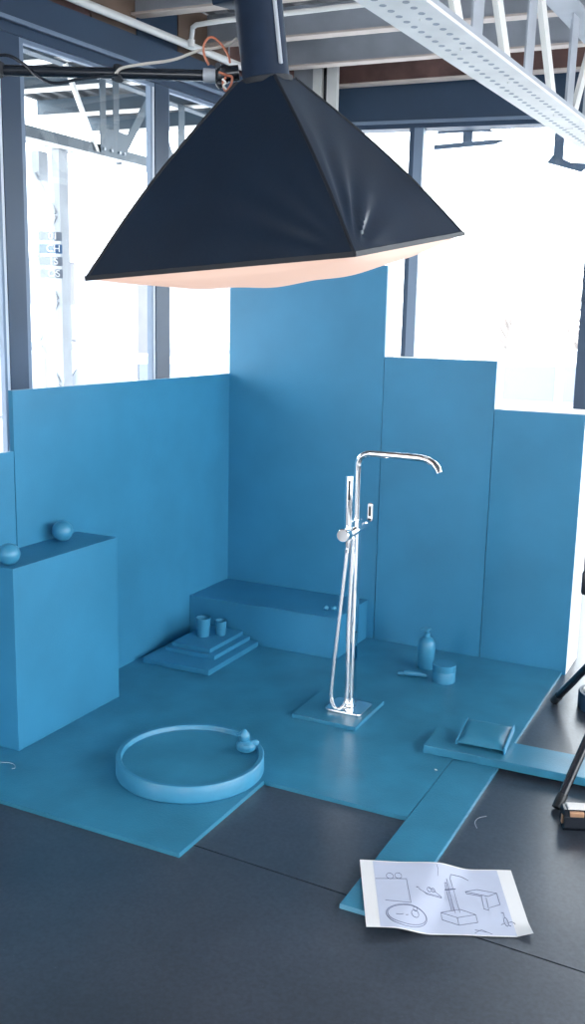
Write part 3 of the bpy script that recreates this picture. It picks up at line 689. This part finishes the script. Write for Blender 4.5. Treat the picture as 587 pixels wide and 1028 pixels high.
cpts = catmull([scr(q, w_) for q, w_ in ((-30, 66), (8, 57), (28, 66), (40, 77), (58, 86), (85, 82), (110, 79), (122, 77))], 8)
MB().tube([p - cb.location for p in cpts], 0.0042, 8).build('cable_run', BLACKM, cb, True)
cpts = catmull([scr(q, w_) for q, w_ in ((120, 77), (127, 71), (150, 67), (178, 63), (203, 54), (222, 51), (234, 47), (241, 42))], 8)
MB().tube([p - cb.location for p in cpts], 0.0042, 8).build('pale_cable', PALECORD, cb, True)
oc_ = thing('orange_cord', 'thin orange cord looped around the boom clamp', 'cord', (1.05, -1.9, 2.2))
cpts = catmull([scr(q, w_, -0.035) for q, w_ in ((216, 70), (211, 58), (212, 47), (219, 42), (228, 49), (235, 60), (237, 68))], 8)
MB().tube([p - oc_.location for p in cpts], 0.0032, 8).build('cord_loop', ORANGE, oc_, True)
cpts = catmull([scr(q, w_, -0.035) for q, w_ in ((226, 77), (233, 80), (239, 82), (238, 90), (233, 96), (230, 88), (233, 82))], 8)
MB().tube([p - oc_.location for p in cpts], 0.0032, 8).build('cord_tail', ORANGE, oc_, True)
cpts = catmull([scr(q, w_, -0.037) for q, w_ in ((230, 84), (233, 88), (231, 91), (234, 95))], 6)
MB().tube([p - oc_.location for p in cpts], 0.003, 8).build('safety_chain', STEEL_W, oc_, True)

bs = thing('boom_stand', 'black stand carrying the far end of the boom pole, out of view', 'light stand', (-0.35, -2.552, FZ))
MB().tube([(0, 0, 0.1), (0, 0, 2.20)], 0.017, 14).build('pole', BLACKM, bs, True)
MB().box((-0.03, -0.03, 2.185), (0.03, 0.03, 2.262), 0.006).build('clamp', BLACKM, bs, True)
for a in (100, 190, 280):
    d = V((math.cos(math.radians(a)), math.sin(math.radians(a)), 0))
    MB().tube([d * 0.26 + Z3 * 0.013, Z3 * 0.55], 0.012, 10).build('leg', BLACKM, bs, True)

# ------------------------------------------------------------------ outside: canopy, street, facade, cars
SZ = -0.30
st = struct('ground_1', 'pale street outside the windows'); st.name = 'street'
MB().box((-60, -30, SZ - 0.2), (40, 70, SZ)).build('street_surface', STREET, st)
cp = struct('canopy_roof', 'grey canopy roof outside the left windows')
deck(MB(), -3.55, -1.00, -5.0, 4.35, 3.42).build('canopy_deck', CANOPY_DECK, cp)
for v in (-2.0, -1.2, -0.4, 0.75, 1.6, 2.35, 3.25, 4.05):
    o = NP * v
    MB().obox(o, DP, NP, Z3, (-3.55, -0.012, 3.285), (-0.98, 0.012, 3.42)).build('purlin_web', CANOPY_STEEL, cp)
    MB().obox(o, DP, NP, Z3, (-3.55, -0.05, 3.275), (-0.98, 0.05, 3.287)).build('purlin_flange', STEEL_W, cp)
mem2 = [(1.89, 1.89, 0.07, 1), (2.05, 2.05, 0.07, 1), (2.08, 2.52, 0.075, 1), (1.84, 1.48, 0.03, 0), (2.95, 3.50, 0.08, 1), (2.95, 2.95, 0.09, 1), (2.88, 2.50, 0.075, 1), (4.15, 4.15, 0.10, 1), (0.9, 0.9, 0.10, 1), (0.8, 0.3, 0.06, 1)]
ct = truss('mirrored_truss', 'dark steel truss outside the left windows, built as the indoor truss reflection', (-2.31, 0.0, 2.69), V((0.003, 1, 0)), V((1, -0.003, 0)), -2.5, 4.3, mem2, (STEEL_W, CANOPY_STEEL), 2.69, 3.27, 0.14)  # reflection of the indoor truss in the glass, built as a second truss
MB().box((0.10, -2.5, 0.013), (0.112, 4.3, 0.095)).build('chord_side', CANOPY_STEEL, ct)
gp = MB().box((0.125, 1.84, 0.014), (0.135, 2.17, 0.214), 0.002).build('gusset_plate', CANOPY_STEEL, ct)
for yy in (1.88, 1.97, 2.07, 2.13):
    MB().tube([(0.134, yy, 0.064), (0.144, yy, 0.064)], 0.012, 8).build('bolt', STEEL_G, gp, True)
def steel_column(x, y, lab):
    t = thing('canopy_column', lab, 'column', (x, y, SZ), group='canopy columns')
    for s in (-0.09, 0.09):
        MB().box((s - 0.035, -0.05, 0), (s + 0.035, 0.05, 2.985)).build('column_leg', COLUMN_PALE, t)
    for k in range(9):
        z = 0.15 + k * 0.3; sg = 1 if k % 2 else -1
        MB().tube([(-0.09 * sg, -0.055, z), (0.09 * sg, -0.055, z + 0.28)], 0.012, 6).build('lacing_bar', COLUMN_PALE, t)
    MB().box((-0.16, -0.09, 0), (0.16, 0.09, 0.03)).build('base_plate', COLUMN_PALE, t)
steel_column(-2.35, 1.47, 'white laced steel column outside the left window, nearest')
steel_column(-2.35, 4.15, 'white laced steel column outside the left window, farther away')

# lettered sign boards outside the left window
sg_ = thing('sign_post', 'post with four lettered sign bars outside the left window', 'sign', (-2.10, 1.14, SZ))
MB().box((-0.02, -0.02, 0), (0.02, 0.02, 2.42)).build('post', STEEL_W, sg_)
TXTS = ['01', 'CH', '1S', 'OS']
vd = (V((2.527, -4.372, 0)) - V((-2.10, 1.14, 0))).normalized(); sx = V((-vd.y, vd.x, 0))
for k, tx in enumerate(TXTS):
    z = 2.365 - k * 0.083
    mt = M(((sx.x, vd.x, 0, vd.x * 0.03), (sx.y, vd.y, 0, vd.y * 0.03), (0, 0, 1, z), (0, 0, 0, 1)))
    pl = MB().box((-0.065, -0.006, -0.030), (0.090, 0.006, 0.030), 0, mt).build('sign_bar', SIGN_B if k == 1 else SIGN_G, sg_)
    cu = bpy.data.curves.new('lettering', 'FONT'); cu.body = tx; cu.size = 0.066; cu.extrude = 0.001; cu.align_x = 'CENTER'; cu.align_y = 'CENTER'
    tmp = bpy.data.objects.new('text_outline', cu); COL.objects.link(tmp); bpy.context.view_layer.update()
    tme = bpy.data.meshes.new_from_object(tmp.evaluated_get(bpy.context.evaluated_depsgraph_get())); bpy.data.objects.remove(tmp)
    tme.materials.clear(); tme.materials.append(PAPER)
    to = bpy.data.objects.new('lettering', tme); COL.objects.link(to); to.parent = pl
    xa = sx; ya = Z3; za = vd
    to.matrix_local = M(((xa.x, ya.x, za.x, vd.x * 0.038 + sx.x * 0.03), (xa.y, ya.y, za.y, vd.y * 0.038 + sx.y * 0.03), (xa.z, ya.z, za.z, z), (0, 0, 0, 1)))

# facade across the street, its windows separate
fa_ = thing('street_building', 'long pale low building across the street beyond the left windows', 'building', (-16.5, 12, SZ))
MB().box((-0.3, -14, 0), (0.3, 22, 3.3)).build('wall', FACADE, fa_)
MB().box((-0.36, -14, 3.3), (0.36, 22, 3.5)).build('parapet', STEEL_W, fa_)
for k in range(14):
    y = -12 + k * 2.4
    fr = MB().box((0.28, y - 0.42, 1.1), (0.34, y + 0.42, 2.1)).build('window', CARG, fa_)
    for s in (-0.2, 0.2):
        MB().box((0.335, y + s - 0.17, 1.15), (0.35, y + s + 0.17, 2.05)).build('pane', CARW, fr)
def car(x, y, rz, paint, lab):
    t = thing('parked_car', lab, 'car', (x, y, SZ), (0, 0, rz), 'parked cars outside')
    T2 = M(((1, 0, 0, 0), (0, 0, 1, 0), (0, 1, 0, 0), (0, 0, 0, 1)))
    body = [(-2.1, 0.30), (-2.15, 0.62), (-2.05, 0.85), (-1.2, 0.92), (1.0, 0.92), (1.95, 0.78), (2.12, 0.58), (2.1, 0.28)]
    MB().prism(body, -0.85, 0.85, T2, 0.06).build('body', paint, t, True)
    cab = [(-1.75, 0.90), (-1.25, 1.38), (-0.9, 1.45), (0.15, 1.45), (0.5, 1.38), (1.15, 0.90)]
    MB().prism(cab, -0.74, 0.74, T2, 0.05).build('cabin', paint, t, True)
    for sg in (-1, 1):
        MB().prism([(-1.45, 0.95), (-1.12, 1.33), (-0.35, 1.36), (-0.35, 0.95)], sg * 0.735, sg * 0.755, T2).build('side_window', CARGLASS, t)
        MB().prism([(-0.25, 0.95), (-0.25, 1.36), (0.3, 1.35), (0.85, 0.95)], sg * 0.735, sg * 0.755, T2).build('side_window', CARGLASS, t)
        for wx in (-1.35, 1.35):
            MB().lathe([(0, -0.1), (0.30, -0.1), (0.32, -0.07), (0.32, 0.07), (0.30, 0.1), (0, 0.1)], 24, (0, 0, 0), M.Translation((wx, sg * 0.78, 0.32)) @ M.Rotation(PI / 2, 4, 'X')).build('wheel', TYRE, t, True)
    MB().prism([(0.52, 1.34), (0.56, 1.36), (1.14, 0.96), (1.10, 0.94)], -0.66, 0.66, T2).build('windscreen', CARGLASS, t)
car(-4.1, 4.35, 1.45, CARW, 'white parked car seen through the left window between the two mullions')
car(-4.4, 9.6, 1.5, CARG, 'silver parked car seen just left of the tallest blue panel')
car(-8.0, 7.6, 1.5, CARG, 'silver parked car at the far left beyond the first mullion')
car(0.35, 8.3, 0.12, CARW, 'white parked car seen above the lowest blue panel on the right')
car(-0.6, 11.2, 0.1, CARG, 'silver parked car behind the white car outside the far window')

def tree(x, y, h, lab):
    t = thing('bare_tree', lab, 'tree', (x, y, SZ), group='bare trees outside')
    MB().tube([(0, 0, 0), (0.03, 0, h * 0.4), (0, 0.03, h * 0.75)], [0.09, 0.06, 0.03], 8).build('trunk', TWIG, t, True)
    m = MB()
    for k in range(34):
        a = random.uniform(0, 2 * PI); z = random.uniform(0.35, 0.72) * h; r_ = random.uniform(0.4, 1.0)
        p = V((0.02, 0.01, z)); q = p + V((math.cos(a) * r_ * 0.5, math.sin(a) * r_ * 0.5, r_ * 0.7)); m.tube([p, q, q + V((math.cos(a + .5) * 0.25, math.sin(a + .5) * 0.25, 0.4))], [0.018, 0.011, 0.004], 5)
    m.build('branches', TWIG, t)
tree(-0.75, 13.6, 2.9, 'bare tree beyond the far window, nearer of the two')
tree(-2.0, 13.4, 2.6, 'bare tree beyond the far window, farther of the two')

# sign brackets hanging outside the far window's head, veiling haze put into their paler colour
def bracket(s0, zt, lab, dz):
    t = thing('hanging_bracket', lab, 'bracket', tuple(C0 + DR * s0 - NR * 0.25 + Z3 * zt), group='brackets outside the far window')
    def k_(m, a, b): return m.obox(V((0, 0, 0)), DR, NR, Z3, a, b)
    k_(MB(), (-0.02, -0.015, -0.06), (0.045, 0.015, dz)).build('hanger', FRAME, t)
    T3 = M(((DR.x, 0, NR.x, 0), (DR.y, 0, NR.y, 0), (0, 1, 0, 0), (0, 0, 0, 1)))
    MB().prism([(-0.22, -0.075), (0.20, -0.05), (0.27, -0.055), (0.20, -0.080), (-0.22, -0.105)], -0.015, 0.015, T3).build('blade', FRAME, t)
    MB().prism([(-0.2, 0.015), (0.12, 0.03), (0.2, 0.033), (0.16, 0.015), (0.2, 0.0), (0.10, 0.008), (-0.2, 0.002)], -0.015, 0.015, T3).build('upper_arm', FRAME, t)
bracket(0.98, 2.84, 'dark bracket hanging outside the far window beside the mullion', 0.06)
t = thing('hanging_bracket', 'dark bracket hanging outside the far window below the white truss', 'bracket', tuple(C0 + DR * 1.60 - NR * 0.25 + Z3 * 2.70), group='brackets outside the far window')
MB().obox(V((0, 0, 0)), DR, NR, Z3, (-0.02, -0.015, -0.06), (0.045, 0.015, 0.20)).build('hanger', FRAME, t)
MB().prism([(-0.06, -0.07), (-0.02, -0.02), (0.10, -0.075), (0.24, -0.085), (0.17, -0.135)], -0.015, 0.015, M(((DR.x, 0, NR.x, 0), (DR.y, 0, NR.y, 0), (0, 1, 0, 0), (0, 0, 0, 1)))).build('blade', FRAME, t)
rw(MB(), -0.1, 6.8, -0.36, -0.14, 2.90, 3.0).build('outer_soffit', NAVY, wr_)
